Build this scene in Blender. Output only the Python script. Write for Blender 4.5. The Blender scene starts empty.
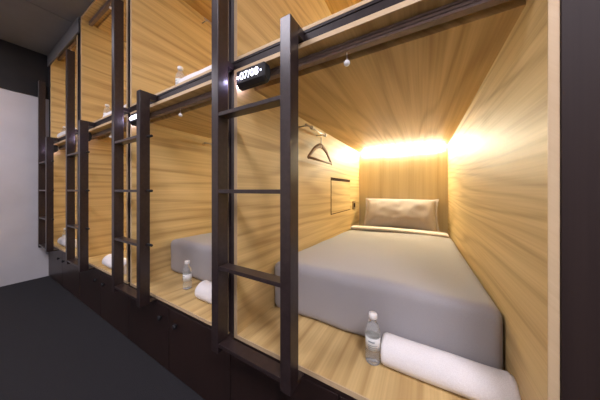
import bpy, bmesh, math, random
from mathutils import Vector, Matrix, noise
S = bpy.context.scene
C = S.collection
random.seed(4)

# ------------------------------------------------------------------ nodes / materials
def nm(name):
    m = bpy.data.materials.new(name); m.use_nodes = True
    nt = m.node_tree; b = nt.nodes['Principled BSDF']
    return m, nt, b
def N(nt, t, **kw):
    n = nt.nodes.new(t)
    for k, v in kw.items():
        if k.startswith('i_'): n.inputs[int(k[2:])].default_value = v
        else: setattr(n, k, v)
    return n
def L(nt, a, b): nt.links.new(a, b)
def math_(nt, op, a, b=None, c=None):
    n = nt.nodes.new('ShaderNodeMath'); n.operation = op
    for i, v in enumerate((a, b, c)):
        if v is None: continue
        if hasattr(v, 'is_output'): nt.links.new(v, n.inputs[i])
        else: n.inputs[i].default_value = v
    return n.outputs[0]

def wood(name, light, dark, along='y', rings=13.0, rough=.58, contrast=1.0):
    m, nt, b = nm(name)
    tc = N(nt, 'ShaderNodeTexCoord'); sp = N(nt, 'ShaderNodeSeparateXYZ')
    L(nt, tc.outputs['Object'], sp.inputs[0])
    oi = N(nt, 'ShaderNodeObjectInfo')
    off = math_(nt, 'MULTIPLY', oi.outputs['Random'], 37.0)
    x, y, z = sp.outputs
    if along == 'y':  across = math_(nt, 'ADD', x, z); al = y
    else:             across = math_(nt, 'ADD', x, y); al = z
    ac = math_(nt, 'ADD', across, off)
    cb = N(nt, 'ShaderNodeCombineXYZ')
    L(nt, math_(nt, 'MULTIPLY', ac, 2.6), cb.inputs[0]); L(nt, math_(nt, 'MULTIPLY', al, .20), cb.inputs[1])
    n1 = N(nt, 'ShaderNodeTexNoise'); n1.inputs['Scale'].default_value = 1.0
    n1.inputs['Detail'].default_value = 2.0; n1.inputs['Roughness'].default_value = .45; n1.inputs['Distortion'].default_value = .18
    L(nt, cb.outputs[0], n1.inputs['Vector'])
    ring = math_(nt, 'SINE', math_(nt, 'MULTIPLY', n1.outputs['Fac'], rings * 6.283))
    ring = math_(nt, 'MULTIPLY_ADD', ring, .5, .5)
    ring = math_(nt, 'POWER', ring, 3.0)
    # fibres
    cf = N(nt, 'ShaderNodeCombineXYZ')
    L(nt, math_(nt, 'MULTIPLY', ac, 130.), cf.inputs[0]); L(nt, math_(nt, 'MULTIPLY', al, 1.6), cf.inputs[1])
    n2 = N(nt, 'ShaderNodeTexNoise'); n2.inputs['Scale'].default_value = 1.0; n2.inputs['Detail'].default_value = 3
    L(nt, cf.outputs[0], n2.inputs['Vector'])
    # broad streaks
    cs = N(nt, 'ShaderNodeCombineXYZ')
    L(nt, math_(nt, 'MULTIPLY', ac, 30.), cs.inputs[0]); L(nt, math_(nt, 'MULTIPLY', al, .55), cs.inputs[1])
    n3 = N(nt, 'ShaderNodeTexNoise'); n3.inputs['Scale'].default_value = 1.0; n3.inputs['Detail'].default_value = 3
    L(nt, cs.outputs[0], n3.inputs['Vector'])
    f = math_(nt, 'MULTIPLY', ring, .42 * contrast)
    f = math_(nt, 'ADD', f, math_(nt, 'MULTIPLY', math_(nt, 'SUBTRACT', n2.outputs['Fac'], .35), .75 * contrast))
    f = math_(nt, 'ADD', f, math_(nt, 'MULTIPLY', math_(nt, 'SUBTRACT', n3.outputs['Fac'], .40), 1.05 * contrast))
    cl = N(nt, 'ShaderNodeClamp'); L(nt, f, cl.inputs[0])
    mx = N(nt, 'ShaderNodeMix'); mx.data_type = 'RGBA'
    L(nt, cl.outputs[0], mx.inputs[0]); mx.inputs[6].default_value = (*light, 1); mx.inputs[7].default_value = (*dark, 1)
    L(nt, mx.outputs[2], b.inputs['Base Color'])
    b.inputs['Roughness'].default_value = rough
    bp = N(nt, 'ShaderNodeBump'); bp.inputs['Strength'].default_value = .06; bp.inputs['Distance'].default_value = .002
    L(nt, n2.outputs['Fac'], bp.inputs['Height']); L(nt, bp.outputs[0], b.inputs['Normal'])
    return m

def speck(name, c1, c2, scale, rough=.8, bump=.3, dist=.002, detail=3, coat=0, metallic=0):
    m, nt, b = nm(name)
    tc = N(nt, 'ShaderNodeTexCoord')
    n = N(nt, 'ShaderNodeTexNoise'); n.inputs['Scale'].default_value = scale; n.inputs['Detail'].default_value = detail
    L(nt, tc.outputs['Object'], n.inputs['Vector'])
    r = N(nt, 'ShaderNodeValToRGB'); r.color_ramp.elements[0].position = .35; r.color_ramp.elements[1].position = .65
    r.color_ramp.elements[0].color = (*c1, 1); r.color_ramp.elements[1].color = (*c2, 1)
    L(nt, n.outputs['Fac'], r.inputs[0]); L(nt, r.outputs[0], b.inputs['Base Color'])
    b.inputs['Roughness'].default_value = rough; b.inputs['Metallic'].default_value = metallic
    if coat: b.inputs['Coat Weight'].default_value = coat
    if bump:
        bp = N(nt, 'ShaderNodeBump'); bp.inputs['Strength'].default_value = bump; bp.inputs['Distance'].default_value = dist
        L(nt, n.outputs['Fac'], bp.inputs['Height']); L(nt, bp.outputs[0], b.inputs['Normal'])
    return m
def emit(name, col, st):
    m, nt, b = nm(name)
    n = N(nt, 'ShaderNodeTexNoise'); n.inputs['Scale'].default_value = 2
    b.inputs['Base Color'].default_value = (*col, 1)
    b.inputs['Emission Color'].default_value = (*col, 1); b.inputs['Emission Strength'].default_value = st
    return m

OAK_L = (.69, .50, .222); OAK_D = (.37, .222, .076)
M = {}
M['oak'] = wood('oak veneer', OAK_L, OAK_D, 'y')
M['oak_v'] = wood('oak veneer upright', (.68, .59, .42), (.49, .39, .235), 'z', rings=5)
M['oak_edge'] = wood('oak edge band', (.62, .46, .27), (.46, .31, .165), 'y', rings=3, contrast=.6)
M['steel'] = speck('dark bronze steel', (.024, .015, .015), (.034, .022, .022), 60, rough=.30, bump=.04)
M['beam'] = speck('matt dark bronze', (.018, .011, .010), (.026, .016, .015), 60, rough=.5, bump=.04)
M['beam'].node_tree.nodes['Principled BSDF'].inputs['Specular IOR Level'].default_value = .3
M['cabinet'] = wood('dark wenge laminate', (.026, .013, .011), (.015, .008, .007), 'z', rings=6, rough=.38)
M['cladding'] = wood('dark wenge cladding', (.030, .018, .015), (.018, .010, .009), 'z', rings=8, rough=.62)
M['cladding'].node_tree.nodes['Principled BSDF'].inputs['Specular IOR Level'].default_value = .25
M['carpet'] = speck('charcoal carpet', (.010, .009, .011), (.024, .022, .026), 260, rough=1, bump=.9, dist=.006)
M['ceil'] = speck('grey painted ceiling', (.135, .130, .135), (.155, .150, .155), 3, rough=.8, bump=.05)
M['wwall'] = speck('white plaster', (.60, .58, .60), (.64, .62, .64), 4, rough=.75, bump=.05)
M['black'] = speck('black paint', (.010, .009, .010), (.014, .012, .013), 8, rough=.7, bump=.03)
M['duvet'] = speck('taupe grey cotton', (.335, .318, .325), (.37, .355, .36), 600, rough=.9, bump=.25, dist=.001)
M['pillow'] = speck('taupe pillow cotton', (.36, .32, .31), (.40, .36, .35), 600, rough=.9, bump=.25, dist=.001)
M['sheet'] = speck('pale cotton sheet', (.62, .56, .52), (.68, .62, .58), 400, rough=.9, bump=.2, dist=.001)
M['towel'] = speck('white terry', (.80, .77, .76), (.88, .86, .85), 380, rough=1, bump=.7, dist=.003)
M['track'] = speck('bronze aluminium track', (.20, .145, .12), (.24, .175, .15), 40, rough=.5, bump=.03, metallic=.2)
M['chrome'] = speck('brushed metal', (.50, .45, .38), (.58, .52, .45), 50, rough=.3, bump=.03, metallic=.9)
M['ball'] = speck('white plastic', (.80, .78, .76), (.85, .83, .80), 5, rough=.35, bump=0)
M['cord'] = speck('white cord', (.70, .68, .66), (.76, .74, .7), 90, rough=.8, bump=.2)
M['slot'] = speck('dark slot', (.035, .014, .006), (.05, .022, .010), 40, rough=.9, bump=.05)
M['slot'].node_tree.nodes['Principled BSDF'].inputs['Specular IOR Level'].default_value = .05
M['brass'] = speck('brass socket', (.36, .25, .12), (.42, .30, .15), 50, rough=.35, bump=.03, metallic=.7)
M['hangwood'] = wood('hanger beech', (.34, .20, .09), (.22, .11, .045), 'y', rings=3, rough=.7)
M['label'] = speck('paper label', (.72, .73, .70), (.80, .80, .78), 14, rough=.6, bump=0)
M['print'] = speck('grey print', (.30, .34, .36), (.36, .40, .42), 14, rough=.6, bump=0)
M['led'] = emit('warm led', (1.0, .93, .68), 285.0)
M['digit'] = emit('cold white display', (.85, .85, 1.0), 2.6)
M['dotled'] = emit('bright violet white led', (.66, .60, 1.0), 260.0)
M['endglow'] = emit('added violet glow', (.58, .52, 1.0), 60.0)  # glow for the added emitter on the sign's hidden left end
m, nt, b = nm('clear plastic')
nz = N(nt, 'ShaderNodeTexNoise'); nz.inputs['Scale'].default_value = 30
b.inputs['Base Color'].default_value = (.95, .98, .98, 1); b.inputs['Roughness'].default_value = .04
b.inputs['Transmission Weight'].default_value = .86; b.inputs['IOR'].default_value = 1.18
bp = N(nt, 'ShaderNodeBump'); bp.inputs['Strength'].default_value = .1; L(nt, nz.outputs['Fac'], bp.inputs['Height']); L(nt, bp.outputs[0], b.inputs['Normal'])
M['clear'] = m

# ------------------------------------------------------------------ mesh helpers
def box(bm, x0, x1, y0, y1, z0, z1):
    vs = [bm.verts.new((x, y, z)) for z in (z0, z1) for y in (y0, y1) for x in (x0, x1)]
    for f in ((0, 2, 3, 1), (4, 5, 7, 6), (0, 1, 5, 4), (2, 6, 7, 3), (1, 3, 7, 5), (0, 4, 6, 2)):
        bm.faces.new([vs[i] for i in f])
def bx(*boxes):
    bm = bmesh.new()
    for b_ in boxes: box(bm, *b_)
    return bm
def obj(name, bm, mat, parent=None, smooth=False, bevel=0, loc=None):
    me = bpy.data.meshes.new(name)
    bmesh.ops.recalc_face_normals(bm, faces=bm.faces[:])
    bm.to_mesh(me); bm.free()
    for mm in (mat if isinstance(mat, list) else [mat]): me.materials.append(mm)
    if smooth:
        for p in me.polygons: p.use_smooth = True
    o = bpy.data.objects.new(name, me); C.objects.link(o)
    if parent: o.parent = parent
    if loc: o.location = loc
    if bevel:
        md = o.modifiers.new('bevel', 'BEVEL'); md.width = bevel; md.segments = 2; md.limit_method = 'ANGLE'
    return o
def empty(name, loc, label, cat, group=None, rz=0):
    o = bpy.data.objects.new(name, None); C.objects.link(o); o.location = loc; o.rotation_euler = (0, 0, rz)
    o.empty_display_size = .05
    return tag(o, label, cat, group)
def tag(o, label=None, cat=None, group=None, kind=None):
    if label: o['label'] = label
    if cat: o['category'] = cat
    if group: o['group'] = group
    if kind: o['kind'] = kind
    return o
def copy_tree(o, parent=None):
    c = o.copy(); C.objects.link(c)
    if parent: c.parent = parent
    for ch in list(o.children): copy_tree(ch, c)
    return c
def lathe(prof, n=28, axis='z', cx=0, cy=0):
    bm = bmesh.new(); rings = []
    for r, z in prof:
        if r < 1e-6: rings.append([bm.verts.new((cx, cy, z))])
        else: rings.append([bm.verts.new((cx + r * math.cos(2 * math.pi * k / n), cy + r * math.sin(2 * math.pi * k / n), z)) for k in range(n)])
    for a, b_ in zip(rings, rings[1:]):
        for k in range(n):
            k2 = (k + 1) % n
            if len(a) == 1 and len(b_) == 1: continue
            if len(a) == 1: bm.faces.new((a[0], b_[k], b_[k2]))
            elif len(b_) == 1: bm.faces.new((a[k], a[k2], b_[0]))
            else: bm.faces.new((a[k], a[k2], b_[k2], b_[k]))
    return bm
def tube(bm, pts, rad, n=10, flat=1.0):
    pts = [Vector(p) for p in pts]; rings = []
    for i, p in enumerate(pts):
        d = (pts[min(i + 1, len(pts) - 1)] - pts[max(i - 1, 0)]).normalized()
        up = Vector((1, 0, 0)) if abs(d.x) < .9 else Vector((0, 0, 1))
        a = d.cross(up).normalized(); b_ = d.cross(a).normalized()
        r = rad[i] if isinstance(rad, (list, tuple)) else rad
        rings.append([bm.verts.new(p + a * r * math.cos(2 * math.pi * k / n) + b_ * r * flat * math.sin(2 * math.pi * k / n)) for k in range(n)])
    for a, b_ in zip(rings, rings[1:]):
        for k in range(n): bm.faces.new((a[k], a[(k + 1) % n], b_[(k + 1) % n], b_[k]))
    bm.faces.new(rings[0]); bm.faces.new(rings[-1][::-1])
def roundbox(dims, R, seg, fn=None):
    """closed box surface grid, rounded by R (per axis allowed), base at z=0, centred in x,y; fn moves points"""
    nx, ny, nz = seg; hx, hy, hz = [d / 2 for d in dims]
    bm = bmesh.new(); vd = {}
    def knots(h, n, r):
        # denser near the ends
        out = []
        for i in range(n + 1):
            t = i / n * 2 - 1
            out.append(h * (abs(t) ** .75) * (1 if t > 0 else -1))
        return out
    kx, ky, kz = knots(hx, nx, R), knots(hy, ny, R), knots(hz, nz, R)
    def v(i, j, k):
        key = (i, j, k)
        if key not in vd:
            p = Vector((kx[i], ky[j], kz[k]))
            q = Vector((max(-hx + R, min(hx - R, p.x)), max(-hy + R, min(hy - R, p.y)), max(-hz + R, min(hz - R, p.z))))
            d = p - q
            if d.length > 1e-9: p = q + d.normalized() * R
            p.z += hz
            if fn: p = fn(p)
            vd[key] = bm.verts.new(p)
        return vd[key]
    for i in range(nx):
        for j in range(ny):
            for k in (0, nz): bm.faces.new((v(i, j, k), v(i + 1, j, k), v(i + 1, j + 1, k), v(i, j + 1, k)))
    for i in range(nx):
        for k in range(nz):
            for j in (0, ny): bm.faces.new((v(i, j, k), v(i + 1, j, k), v(i + 1, j, k + 1), v(i, j, k + 1)))
    for j in range(ny):
        for k in range(nz):
            for i in (0, nx): bm.faces.new((v(i, j, k), v(i, j + 1, k), v(i, j + 1, k + 1), v(i, j, k + 1)))
    return bm

# ------------------------------------------------------------------ dimensions
CAM = 1.107
YF, YB = .70, 2.902
XL = -.7525; W = 1.0; T = .018; PITCH = 1.08
BAYX = [0, -PITCH, -2 * PITCH, -3 * PITCH - .06]        # offsets of the four bays
XEND = XL + BAYX[3] - .115
CEIL = 2.827
NAMES = ['nearest', 'second', 'third', 'farthest']

# ------------------------------------------------------------------ setting
tag(obj('floor', bx((XEND, 2.2, -1.3, YF + .02, -.05, 0)), M['carpet']), kind='structure')
tag(obj('ceiling', bx((XEND, XL + BAYX[2] - .20, -1.3, YF, CEIL, CEIL + .05), (XL + BAYX[2] - .192, 2.2, -1.3, YF, CEIL, CEIL + .05),
                      (XEND, 2.2, -1.3, YF, CEIL + .05, CEIL + .06)), M['ceil']), kind='structure')
tag(obj('wall_left', bx((XEND - .1, XEND, -1.3, YB + .1, 0, 2.272)), M['wwall']), kind='structure')
tag(obj('trim_1', bx((XEND - .1, XEND + .012, -1.3, YF, 2.272, CEIL)), M['black']), kind='structure')
tag(obj('wall_back', bx((XEND, 2.2, -1.4, -1.3, 0, CEIL)), M['wwall']), kind='structure')
tag(obj('trim_2', bx((XEND, XL + BAYX[2] - T - .022, YF - .012, YF - .0005, CAM + 1.575, CEIL), ), M['ceil']), kind='structure')
tag(obj('wall_right', bx((2.2, 2.3, -1.4, YF, 0, CEIL)), M['black']), kind='structure')

# ------------------------------------------------------------------ pods
def hooks(root, z):
    """coat rail on the left wall with knobs"""
    bm = bmesh.new(); X = .0725
    tube(bm, [(X, .54, z), (X, .87, z)], .006, 12)
    for y in (.57, .85): tube(bm, [(.0, y, z), (X, y, z)], .005, 10)
    r = obj('coat_rail', bm, M['chrome'], root, smooth=True)
    for y in (.63, .865):
        bm = bmesh.new(); tube(bm, [(X, y - .012, z), (X, y - .010, z), (X, y + .010, z), (X, y + .012, z)], [.007, .013, .013, .007], 14)
        obj('knob', bm, M['chrome'], r, smooth=True)
def make_pod(name, zf, zsoff, zceil, tf, label, group):
    """origin: inner left front corner at floor-panel top, local x right, y inward"""
    p = empty(name, (XL, YF, zf), label, 'sleeping pod', group)
    D = YB - YF; hs = zsoff - zf; hc = zceil - zf
    for x0 in (-T, W):
        sp = obj('side_panel', bx((x0, x0 + T, .004, D + T, -tf, hs + T)), M['oak'], p)
        obj('edge_band', bx((x0, x0 + T, 0, .0038, -tf, hs + T)), M['oak_edge'], sp)
    fp = obj('floor_panel', bx((0, W, .004, D, -tf, 0)), M['oak'], p)
    obj('edge_band', bx((0, W, 0, .0038, -tf, 0)), M['oak_edge'], fp)
    cp = obj('ceiling_panel', bx((0, W, .004, .120, hs, hs + T), (0, W, .120, D, hc, hs + T)), M['oak'], p)
    obj('edge_band', bx((0, W, 0, .0038, hs, hs + T)), M['oak_edge'], cp)
    obj('back_panel', bx((0, W, D, D + T, -tf, hs + T)), M['oak_v'], p)
    # blind track: ridged extrusion
    tr = obj('blind_track', bx((.001, W - .001, .057, .080, hs - .034, hs - .0005), (.001, W - .001, .053, .0572, hs - .034, hs - .027),
                               (.001, W - .001, .054, .0572, hs - .021, hs - .015), (.001, W - .001, .053, .0572, hs - .009, hs - .001)), M['track'], p)
    bm = bmesh.new(); tube(bm, [(.508, .066, hs - .033), (.508, .066, hs - .066)], .0013, 8)
    pc = obj('pull_cord', bm, M['cord'], p, smooth=True)
    bm = lathe([(0, -.0115)] + [(.0115 * math.sin(a), -.0115 * math.cos(a)) for a in [math.pi * k / 12 for k in range(1, 12)]] + [(0, .0115)], 20)
    obj('cord_ball', bm, M['ball'], pc, smooth=True, loc=(.508, .066, hs - .074))
    # led strip at the head end of the ceiling
    ls = obj('led_strip', bx((.055, W - .055, D - .014, D - .002, hc - .031, hc - .001)), M['led'], p)
    # fold-down desk flap on the left wall
    fl = obj('desk_flap', bx((.0005, .005, 1.172, 1.765, .452, .770)), M['oak'], p, bevel=.001)
    obj('shadow_gap', bx((0, .0015, 1.164, 1.1725, .444, .80), (0, .0015, 1.7645, 1.773, .444, .80), (0, .0015, 1.164, 1.773, .444, .4525)), M['slot'], fl)
    obj('handle_slot', bx((0, .003, 1.172, 1.765, .771, .800)), M['slot'], fl)
    so = obj('socket_plate', bx((0, .010, 1.87, 1.985, .44, .54)), M['brass'], p, bevel=.003)
    obj('socket_hole', bx((.010, .0115, 1.90, 1.955, .465, .515)), M['slot'], so)
    hooks(p, hc - .072)
    return p
LOW_F, UP_F = .427, 1.729
lowp = make_pod('sleeping_pod', LOW_F, 1.655, 1.6215, .018, 'nearest lower oak sleeping pod with made bed and hanger on its wall', 'lower sleeping pods')
upp = make_pod('sleeping_pod', UP_F, 2.806, 2.785, .013, 'nearest upper oak sleeping pod, above the number sign', 'upper sleeping pods')
lowlab = [None, 'lower oak sleeping pod showing the foot of a grey bed between the two nearest ladders',
          'lower oak sleeping pod between the second and third ladders, counted from the right',
          'lower oak sleeping pod farthest away, beside the white wall']
uplab = [None, 'upper oak sleeping pod with a long rolled towel, left of the nearest tall ladder post',
         'upper oak sleeping pod between the second and third ladders, counted from the right',
         'upper oak sleeping pod farthest away in the dim corner by the black wall band']
pods = {(0, 0): lowp, (0, 1): upp}
for i in range(1, 4):
    for lev, src, lab in ((0, lowp, lowlab), (1, upp, uplab)):
        c = copy_tree(src); c.location.x = XL + BAYX[i]; c['label'] = lab[i]; pods[i, lev] = c

# ------------------------------------------------------------------ steel frame
gaps = []
for i in range(3): gaps.append((XL + BAYX[i + 1] + W + T, XL + BAYX[i] - T))
gaps.append((XEND, XL + BAYX[3] - T))
plab = ['dark steel post between the nearest two bays, behind the nearest ladder', 'dark steel post between pods behind the second ladder from the right',
        'dark steel post between pods behind the third ladder from the right', 'dark steel post against the white end wall']
for (a, b_), l in zip(gaps, plab):
    bm = bx((a + .001, b_ - .001, YF + .012, YF + .07, .4085, CEIL), (a + .001, a + .006, YF + .004, YF + .012, .42, CEIL))
    o = obj('facade_post', bm, M['steel']); tag(o, l, 'post', 'facade posts')
xr = XL + W + T
bm = bx((XEND, xr, YF + .004, YF + .10, 1.6735, 1.7155), (XEND, xr, YF + .001, YF + .006, 1.6735, 1.679), (XEND, xr, YF + .001, YF + .006, 1.706, 1.7155))
tag(obj('steel_beam', bm, M['beam']), 'long dark steel beam running between the lower and upper pods', 'beam')
o = obj('end_cladding', bx((xr + .001, 1.6, YF - .004, YF + .03, 0, CEIL - .002)), M['cladding']); tag(o, 'tall dark brown wood panel at the right end of the pods', 'panel')

# ------------------------------------------------------------------ cabinets under the pods
def make_cabinet():
    c = empty('storage_cabinet', (XL - .04, YF, 0), 'dark storage cabinet under the nearest lower pod, at the bottom right', 'cabinet', 'cabinets under the pods')
    obj('body', bx((0, PITCH, .022, .6, 0, .408), (0, PITCH, .0, .022, .392, .408)), M['cabinet'], c)
    for s in (0, 1):
        x0 = .002 + s * PITCH / 2
        d = obj('door', bx((x0, x0 + PITCH / 2 - .004, 0, .020, .006, .389)), M['cabinet'], c, bevel=.0015)
        xk = PITCH / 2 + (.085 if s else -.085)
        bm = bmesh.new(); tube(bm, [(xk, 0, .31), (xk, -.008, .31), (xk, -.010, .31), (xk, -.020, .31), (xk, -.023, .31)], [.006, .006, .013, .014, .008], 16)
        obj('knob', bm, M['black'], d, smooth=True)
    return c
cab = make_cabinet()
clab = [None, 'dark storage cabinet under the second lower pod, between the two nearest ladders',
        'dark storage cabinet under the third lower pod from the right', 'dark storage cabinet farthest away, touching the white wall']
for i in range(1, 4):
    c = copy_tree(cab); c.location.x = XL - .04 + BAYX[i]; c['label'] = clab[i]
    if i == 3: c.scale.x = 1.117; c.location.x = XEND + .003

# ------------------------------------------------------------------ ladders
def make_ladder(bolts):
    l = empty('bunk_ladder', (-.60, .6325, LOW_F - .03), 'x', 'ladder', 'ladders to the upper pods')
    z0 = LOW_F - .03
    def B(x0, x1, y0, y1, a, b_): return (x0 + .60, x1 + .60, y0 - .6325, y1 - .6325, a - z0, b_ - z0)
    lo = CAM - .71
    obj('stile', bx(B(-.808, -.7645, .605, .66, lo, CAM + 1.345)), M['steel'], l, bevel=.0015)
    obj('stile', bx(B(-.4355, -.392, .605, .66, lo, CAM + .607)), M['steel'], l, bevel=.0015)
    for z in (.337, .002, -.331, -.667):
        obj('rung', bx(B(-.7645, -.4355, .607, .658, CAM + z - .016, CAM + z)), M['steel'], l, bevel=.001)
    for x0, x1 in ((-.80, -.7725), (-.4315, -.392)):
        obj('bracket', bx(B(x0, x1, .66, .6985, 1.676, 1.7135 if x0 > -.5 else 1.7)), M['steel'], l)
        obj('bracket', bx(B(x0, x1, .66, .6995, lo + .0, .408)), M['steel'], l)
    if bolts:
        for z in (.33, -.005, -.338):
            bm = bmesh.new(); zz = CAM + z - z0
            tube(bm, [(.208, .015, zz), (.256, .015, zz), (.261, .015, zz)], [.008, .008, .005], 12)
            obj('bolt', bm, M['black'], l, smooth=True)
    return l
lad = make_ladder(False); lad['label'] = 'dark steel ladder nearest the camera, in front of the made bed'
l2 = make_ladder(True); l2.location.x += BAYX[1]; l2['label'] = 'dark steel ladder second from the right, left of the pod with the long rolled towel'
l3 = copy_tree(l2); l3.location.x = -.60 + BAYX[2]; l3['label'] = 'dark steel ladder third from the right, its tall post ending below the ceiling'
l4 = copy_tree(l2); l4.location.x = -.60 + BAYX[3]; l4['label'] = 'smallest and farthest dark steel ladder, standing out against the white wall'

# ------------------------------------------------------------------ number signs
def make_sign(first):
    s = empty('number_sign', (XL + .014, YF - .018, 1.655), 'x', 'sign', 'lit signs under the beam')
    w, h, d = .165, .082, .050
    sec = [(0, -.012), (.012, 0), (d - .010, 0), (d, -.018), (d, -h + .02), (d - .014, -h), (.016, -h), (0, -h + .016)]
    sec = [(y, z) for y, z in sec]
    bm = bmesh.new()
    A = [bm.verts.new((0.004, y, z)) for y, z in sec]; B_ = [bm.verts.new((w - .010, y, z)) for y, z in sec]
    Cc = [bm.verts.new((w, d / 2 + (y - d / 2) * .72, -h / 2 + (z + h / 2) * .78)) for y, z in sec]
    for P, Q in ((A, B_), (B_, Cc)):
        for k in range(len(sec)): bm.faces.new((P[k], P[(k + 1) % 8], Q[(k + 1) % 8], Q[k]))
    bm.faces.new(A[::-1]); bm.faces.new(Cc)
    ho = obj('housing', bm, M['black'], s)
    obj('end_glow_helper', bx((0.0, .0038, .010, d - .012, -h + .018, -.016)), M['endglow'], s)  # unseen glowing end face, added to throw violet light on the ladder stile
    if first:
        cu = bpy.data.curves.new('t', 'FONT'); cu.body = '07/08'; cu.size = .046; cu.extrude = .0008; cu.align_x = 'CENTER'; cu.align_y = 'CENTER'; cu.offset = .0002
        to = bpy.data.objects.new('t', cu); C.objects.link(to)
        bpy.context.view_layer.update()
        me = bpy.data.meshes.new_from_object(to.evaluated_get(bpy.context.evaluated_depsgraph_get()))
        bpy.data.objects.remove(to)
        me.transform(Matrix.Translation((w / 2 - .002, -.0012, -h / 2 + .002)) @ Matrix.Rotation(math.pi / 2, 4, 'X') @ Matrix.Diagonal((1.05, 1.0, 1, 1)))
        me.materials.clear(); me.materials.append(M['digit'])
        t = bpy.data.objects.new('digits', me); C.objects.link(t); t.parent = s
        for xx, mm in ((.010, 'dotled'), (w - .020, 'digit')):
            obj('marker_dot', bx((xx, xx + .006, -.0022, -.0002, -h / 2 - .003, -h / 2 + .005)), M[mm], s)
    else:
        obj('display', bx((.030, .14, -.0022, -.0002, -.055, -.024)), M['digit'], s); obj('marker_dot', bx((.012, .020, -.0022, -.0002, -.046, -.036)), M['dotled'], s)
    return s
sg = make_sign(True); sg['label'] = 'black box sign with lit white digits 07/08 under the beam by the nearest ladder'
s2 = make_sign(False); s2.location.x += BAYX[1]; s2['label'] = 'lit white sign seen between the two uprights of the second ladder from the right'
s3 = copy_tree(s2); s3.location.x = XL + .014 + BAYX[2]; s3['label'] = 'lit white sign under the beam behind the third ladder from the right'
s4 = copy_tree(s2); s4.location.x = XL + .014 + BAYX[3]; s4['label'] = 'farthest lit white sign under the beam, just right of the farthest ladder'

# ------------------------------------------------------------------ bedding
DX, DY = W - .006, 1.555
def duvet_fn(p):
    v = noise.noise(Vector((p.x * 2.2, p.y * 1.6, p.z * 2 + 3)))
    v2 = noise.noise(Vector((p.x * 7, p.y * 4, p.z * 5 + 9)))
    t = (p.y + DY / 2) / DY
    top = max(0, min(1, (p.z - .05) / .15))
    p.z += top * (-.045 * t + .010 * v + .004 * v2 + .012 * math.cos(p.x / DX * math.pi))
    front = 1 if p.y < -DY / 2 + .12 else 0
    if front: p.y += .006 * v2 * top + .004 * math.sin(p.x * 21 + v * 3) * (1 - top) + .003
    return p
def make_duvet():
    d = obj('duvet', roundbox((DX, DY, .268), .042, (40, 56, 14), duvet_fn), M['duvet'], smooth=True)
    bm = roundbox((DX - .06, .13, .03), .0145, (30, 10, 4), lambda p: Vector((p.x, p.y + .006 * math.sin(p.x * 4), p.z + .004 * noise.noise(Vector((p.x * 5, p.y * 4, 2))) + .012 * math.cos(p.x / DX * math.pi))))
    f = obj('folded_edge', bm, M['sheet'], d, smooth=True); f.location = (0, DY / 2 - .072, .227)
    return d
dv = make_duvet(); dv.location = (XL + W / 2, .957 + DY / 2, LOW_F)
tag(dv, 'grey duvet with folded edge on the bed in the nearest lower pod', 'duvet', 'duvets on the lower beds')
mt = obj('mattress', roundbox((W - .014, 0.37, .17), .03, (20, 12, 8)), M['sheet'], smooth=True)
mt.location = (XL + W / 2, 2.708, LOW_F); tag(mt, 'head end of pale sheeted mattress under the pillow of the nearest bed', 'mattress', 'mattresses')
PW, PH = .76, .44
def pillow_mesh():
    bm = bmesh.new(); n1, n2 = 36, 24; g = {}
    for s in (1, -1):
        for i in range(n1 + 1):
            for j in range(n2 + 1):
                u = i / n1 * 2 - 1; v = j / n2 * 2 - 1
                edge = (i in (0, n1) or j in (0, n2))
                if edge and s == -1: g[i, j, s] = g[i, j, 1]; continue
                t = max(0, (1 - abs(u) ** 3.2)) ** .5 * max(0, (1 - abs(v) ** 2.6)) ** .5
                px = u * PW / 2 * (1 - .07 * (1 - abs(u)) * 0 - .045 * (1 - v * v) * abs(u)); pz = v * PH / 2 * (1 - .07 * (1 - u * u) * abs(v))
                w_ = noise.noise(Vector((u * 2.5, v * 2.5, s * 4))) * .010 + noise.noise(Vector((u * 7, v * 3, s * 4))) * .004
                g[i, j, s] = bm.verts.new((px, s * (-.13) * t + w_ * t * 1.5, pz))
        for i in range(n1):
            for j in range(n2):
                bm.faces.new((g[i, j, s], g[i + 1, j, s], g[i + 1, j + 1, s], g[i, j + 1, s]))
    # flange
    return bm
pl = obj('pillow', pillow_mesh(), M['pillow'], smooth=True)
pl.location = (XL + .51, 2.70, LOW_F + .17 + .215); pl.rotation_euler = (math.radians(-37), 0, math.radians(1))
tag(pl, 'grey pillow leaning against the back of the nearest lower pod', 'pillow', 'pillows')
bm = bmesh.new()
def fl_pts(k):
    out = []
    return out
pts = []
for i in range(41):
    u = i / 40 * 2 - 1; pts.append((u * PW / 2, 0, PH / 2 * (1 - .07 * (1 - u * u))))
for i in range(1, 25):
    v = 1 - i / 12; pts.append((PW / 2 * (1 - .045 * (1 - v * v)), 0, v * PH / 2))
for i in range(1, 41):
    u = 1 - i / 20; pts.append((u * PW / 2, 0, -PH / 2 * (1 - .07 * (1 - u * u))))
for i in range(1, 24):
    v = i / 12 - 1; pts.append((-PW / 2 * (1 - .045 * (1 - v * v)), 0, v * PH / 2))
for side in (-.0015, .0015):
    ins = [bm.verts.new((x * .96, side, z * .94)) for x, y, z in pts]
    out = [bm.verts.new((x + (.022 if x > 0 else -.022) * min(1, abs(x) / (PW / 2)) ** 6, side + .004 * math.sin(i * .7), z + (.02 if z > 0 else -.02) * min(1, abs(z) / (PH / 2)) ** 6)) for i, (x, y, z) in enumerate(pts)]
    n = len(pts)
    for k in range(n): bm.faces.new((ins[k], ins[(k + 1) % n], out[(k + 1) % n], out[k]))
obj('flange', bm, M['pillow'], pl, smooth=True)
blab = [None, 'grey duvet on the bed seen between the two nearest ladders', 'grey duvet in the third lower pod from the right']
for i in (1,):
    c = copy_tree(dv); c.location.x += BAYX[i]; c['label'] = blab[i]

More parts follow.
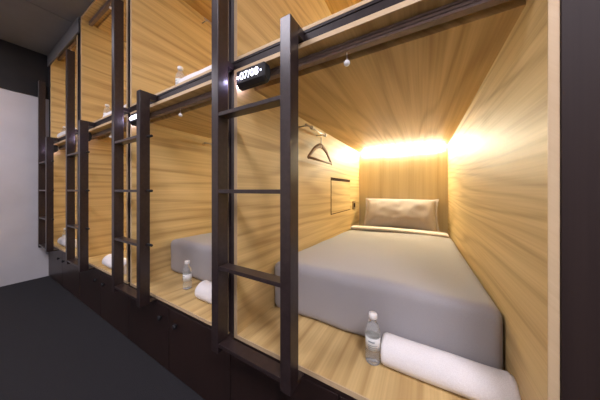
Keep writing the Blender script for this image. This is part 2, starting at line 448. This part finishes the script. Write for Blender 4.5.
# ------------------------------------------------------------------ towels and bottles
def make_towel(Lt, R=.052, lean=1.0):
    bm = bmesh.new(); n = 40; nl = 36; turns = 3
    def sec(a, f):   # f 0..1 radius
        r = R * f
        lip = .004 * f if 1.0 < a < 3.6 else 0
        return (r + lip) * math.cos(a) * 1.02, (r + lip) * math.sin(a) * .98
    rings = []
    caps = []
    for i in range(nl + 1):
        t = i / nl; x = -Lt / 2 + Lt * t
        endf = 1 - .10 * max(0, 1 - min(t, 1 - t) * Lt / .012) ** 2
        ring = []
        for k in range(n):
            a = 2 * math.pi * k / n
            y, z = sec(a, endf)
            w_ = noise.noise(Vector((x * 9, y * 10, z * 10))) * .004
            z = z + w_
            if z < -R * .80: z = -R * .80
            ring.append(bm.verts.new((x, y * (1 + w_ * 4), z + R * .80)))
        rings.append(ring)
    for a, b_ in zip(rings, rings[1:]):
        for k in range(n): bm.faces.new((a[k], a[(k + 1) % n], b_[(k + 1) % n], b_[k]))
    for e, s in ((0, -1), (-1, 1)):     # spiral ends
        prev = rings[e]; m_ = 12
        for q in range(1, m_):
            f = (1 - q / m_); cur = []
            for k in range(n):
                a = 2 * math.pi * k / n
                ph = (f * turns + a / (2 * math.pi)) % 1
                dpt = -.007 * math.exp(-((ph - .5) / .16) ** 2) + .003
                y, z = R * f * .9 * math.cos(a), R * f * .9 * math.sin(a)
                if z < -R * .76: z = -R * .76
                cur.append(bm.verts.new((s * (Lt / 2 + dpt), y, z + R * .80)))
            for k in range(n): bm.faces.new((prev[k], prev[(k + 1) % n], cur[(k + 1) % n], cur[k]))
            prev = cur
        bm.faces.new(prev)
    return obj('rolled_towel', bm, M['towel'], smooth=True)
def make_bottle():
    b_ = empty('water_bottle', (0, 0, 0), 'x', 'bottle', 'bottled water')
    prof = [(0, .004), (.012, .003), (.022, 0), (.027, .003), (.0285, .010), (.0285, .030), (.0272, .034), (.0285, .040), (.0275, .046), (.0275, .050),
            (.0275, .108), (.0285, .112), (.0272, .118), (.0282, .124), (.026, .134), (.020, .148), (.0135, .160), (.012, .166), (.012, .172), (0, .172)]
    obj('bottle_body', lathe(prof, 32), M['clear'], b_, smooth=True)
    obj('bottle_cap', lathe([(0, .172), (.0155, .1715), (.0165, .173), (.0165, .188), (.015, .191), (0, .191)], 28), M['ball'], b_, smooth=True)
    lb = obj('bottle_label', lathe([(.0278, .058), (.0281, .058), (.0281, .104), (.0278, .104)], 32), M['label'], b_, smooth=True)
    bm = bmesh.new()
    for z0_, z1_, w_ in ((.088, .094, .55), (.076, .079, .8), (.069, .072, .8), (.063, .065, .6)):
        for s0 in range(8):
            a0 = -math.pi / 2 - .45 + (s0 / 8) * w_ * 1.6; a1 = -math.pi / 2 - .45 + ((s0 + 1) / 8) * w_ * 1.6
            vs = [bm.verts.new((.0284 * math.cos(a), .0284 * math.sin(a), z)) for a, z in ((a0, z0_), (a1, z0_), (a1, z1_), (a0, z1_))]
            bm.faces.new(vs)
    obj('label_print', bm, M['print'], lb)
    return b_
bot = make_bottle(); bot.location = (-.171, .867, LOW_F)
bot['label'] = 'clear water bottle with white cap left of the nearest towel, in front of the bed'
tw = make_towel(.385, .054); tw.location = (.0545, .898, LOW_F)
tag(tw, 'large white towel rolled up at the foot of the nearest bed', 'towel', 'rolled towels')
tws = make_towel(.46, .050)
tws.location = (XL + BAYX[1] + .49 + .25, .80, UP_F); tag(tws, 'long rolled white towel at the edge of the upper pod left of the nearest ladder', 'towel', 'rolled towels')
def put(src, x, y, z, lab):
    c = copy_tree(src); c.location = (x, y, z); c['label'] = lab; return c
put(bot, -1.385, .80, UP_F, 'water bottle lying in view left of the long towel in an upper pod').__setitem__('label', 'water bottle standing left of the long towel at the edge of an upper pod')
put(bot, -1.405, .860, LOW_F, 'water bottle in front of the bed seen between the two nearest ladders')
put(tw, -1.215 + .19, .845, LOW_F, 'rolled white towel before the bed seen between the two nearest ladders')
o3, o4 = BAYX[2], BAYX[3]
put(bot, o3 - .435, .80, UP_F, 'water bottle in the upper pod left of the second ladder from the right')
put(tws, o3 - .385 + .24, .80, UP_F, 'rolled white towel in the upper pod left of the second ladder from the right')
put(bot, o3 - .345, .835, LOW_F, 'water bottle in the lower pod left of the second ladder from the right')
put(tw, o3 - .29 + .19, .775, LOW_F, 'rolled white towel in the lower pod left of the second ladder from the right')
put(bot, o4 - .66, .80, UP_F, 'water bottle in the farthest upper pod')
put(tws, o4 - .61 + .24, .775, UP_F, 'rolled white towel in the farthest upper pod')
put(bot, o4 - .67, .81, LOW_F, 'water bottle in the farthest lower pod, near the white wall')
put(tw, o4 - .61 + .19, .785, LOW_F, 'rolled white towel in the farthest lower pod, near the white wall')

# ------------------------------------------------------------------ hanger
zr = 1.6215 - .072
hg = empty('clothes_hanger', (XL + .0725, YF + .79, zr - .10), 'wooden clothes hanger hanging from the coat rail in the nearest lower pod', 'hanger')
bm = bmesh.new()
sh = []
for s in (1, -1):
    P = []
    for k in range(15):
        t = k / 14
        P.append((0, s * (.004 + .212 * t), -.003 - .118 * t ** 1.35 + .012 * math.sin(t * math.pi)))
    tube(bm, P, [.019 - .007 * (k / 14) for k in range(15)], 12, flat=.5)
obj('shoulder_bar', bm, M['hangwood'], hg, smooth=True)
bm = bmesh.new(); tube(bm, [(0, -.205, -.116), (0, .205, -.116)], .0085, 12)
obj('trouser_bar', bm, M['hangwood'], hg, smooth=True)
bm = bmesh.new(); P = [(0, 0, 0), (0, 0, .055)]
for k in range(0, 15):
    a = math.radians(-90 + 0) - math.radians(k * 17) * -1
    a = math.radians(-90 + k * 17)
    P.append((0, .0 + .0175 * math.cos(a) , .086 + .0175 * math.sin(a) - .0))
P = [(0, 0, -.004), (0, 0, .045)] + [(0, .0175 * math.cos(a), .0893 + .0175 * math.sin(a)) for a in [math.radians(-80 + k * 16) for k in range(16)]]
tube(bm, P, .0024, 8)
obj('hook', bm, M['chrome'], hg, smooth=True)

# ------------------------------------------------------------------ lights
def area(name, loc, size, power, col, rot=(0, 0, 0), sy=None):
    d = bpy.data.lights.new(name, 'AREA'); d.energy = power; d.color = col; d.size = size
    if sy: d.shape = 'RECTANGLE'; d.size_y = sy
    else: d.shape = 'DISK'
    o = bpy.data.objects.new(name, d); C.objects.link(o); o.location = loc; o.rotation_euler = rot
    return o
COOL = (.92, .87, .98)
area('corridor_downlight', (-3.0, -.45, CEIL - .01), .7, 22, COOL)
area('corridor_downlight', (-1.2, -.55, CEIL - .01), .8, 30, COOL)
area('corridor_downlight', (.95, -.60, CEIL - .01), .8, 66, COOL)
w = bpy.data.worlds.new('world'); S.world = w; w.use_nodes = True
w.node_tree.nodes['Background'].inputs[0].default_value = (.5, .5, .6, 1); w.node_tree.nodes['Background'].inputs[1].default_value = .05

# ------------------------------------------------------------------ camera
cd = bpy.data.cameras.new('cam'); cam = bpy.data.objects.new('cam', cd); C.objects.link(cam)
cam.location = (0, 0, CAM); cam.rotation_euler = (math.pi / 2, 0, .529)
cd.sensor_width = 36; cd.lens = 209.93 / 600 * 36; cd.shift_y = -10.04 / 600; cd.clip_start = .02
S.camera = cam
S.view_settings.view_transform = 'Standard'; S.view_settings.look = 'None'; S.view_settings.exposure = 0; S.view_settings.gamma = 1
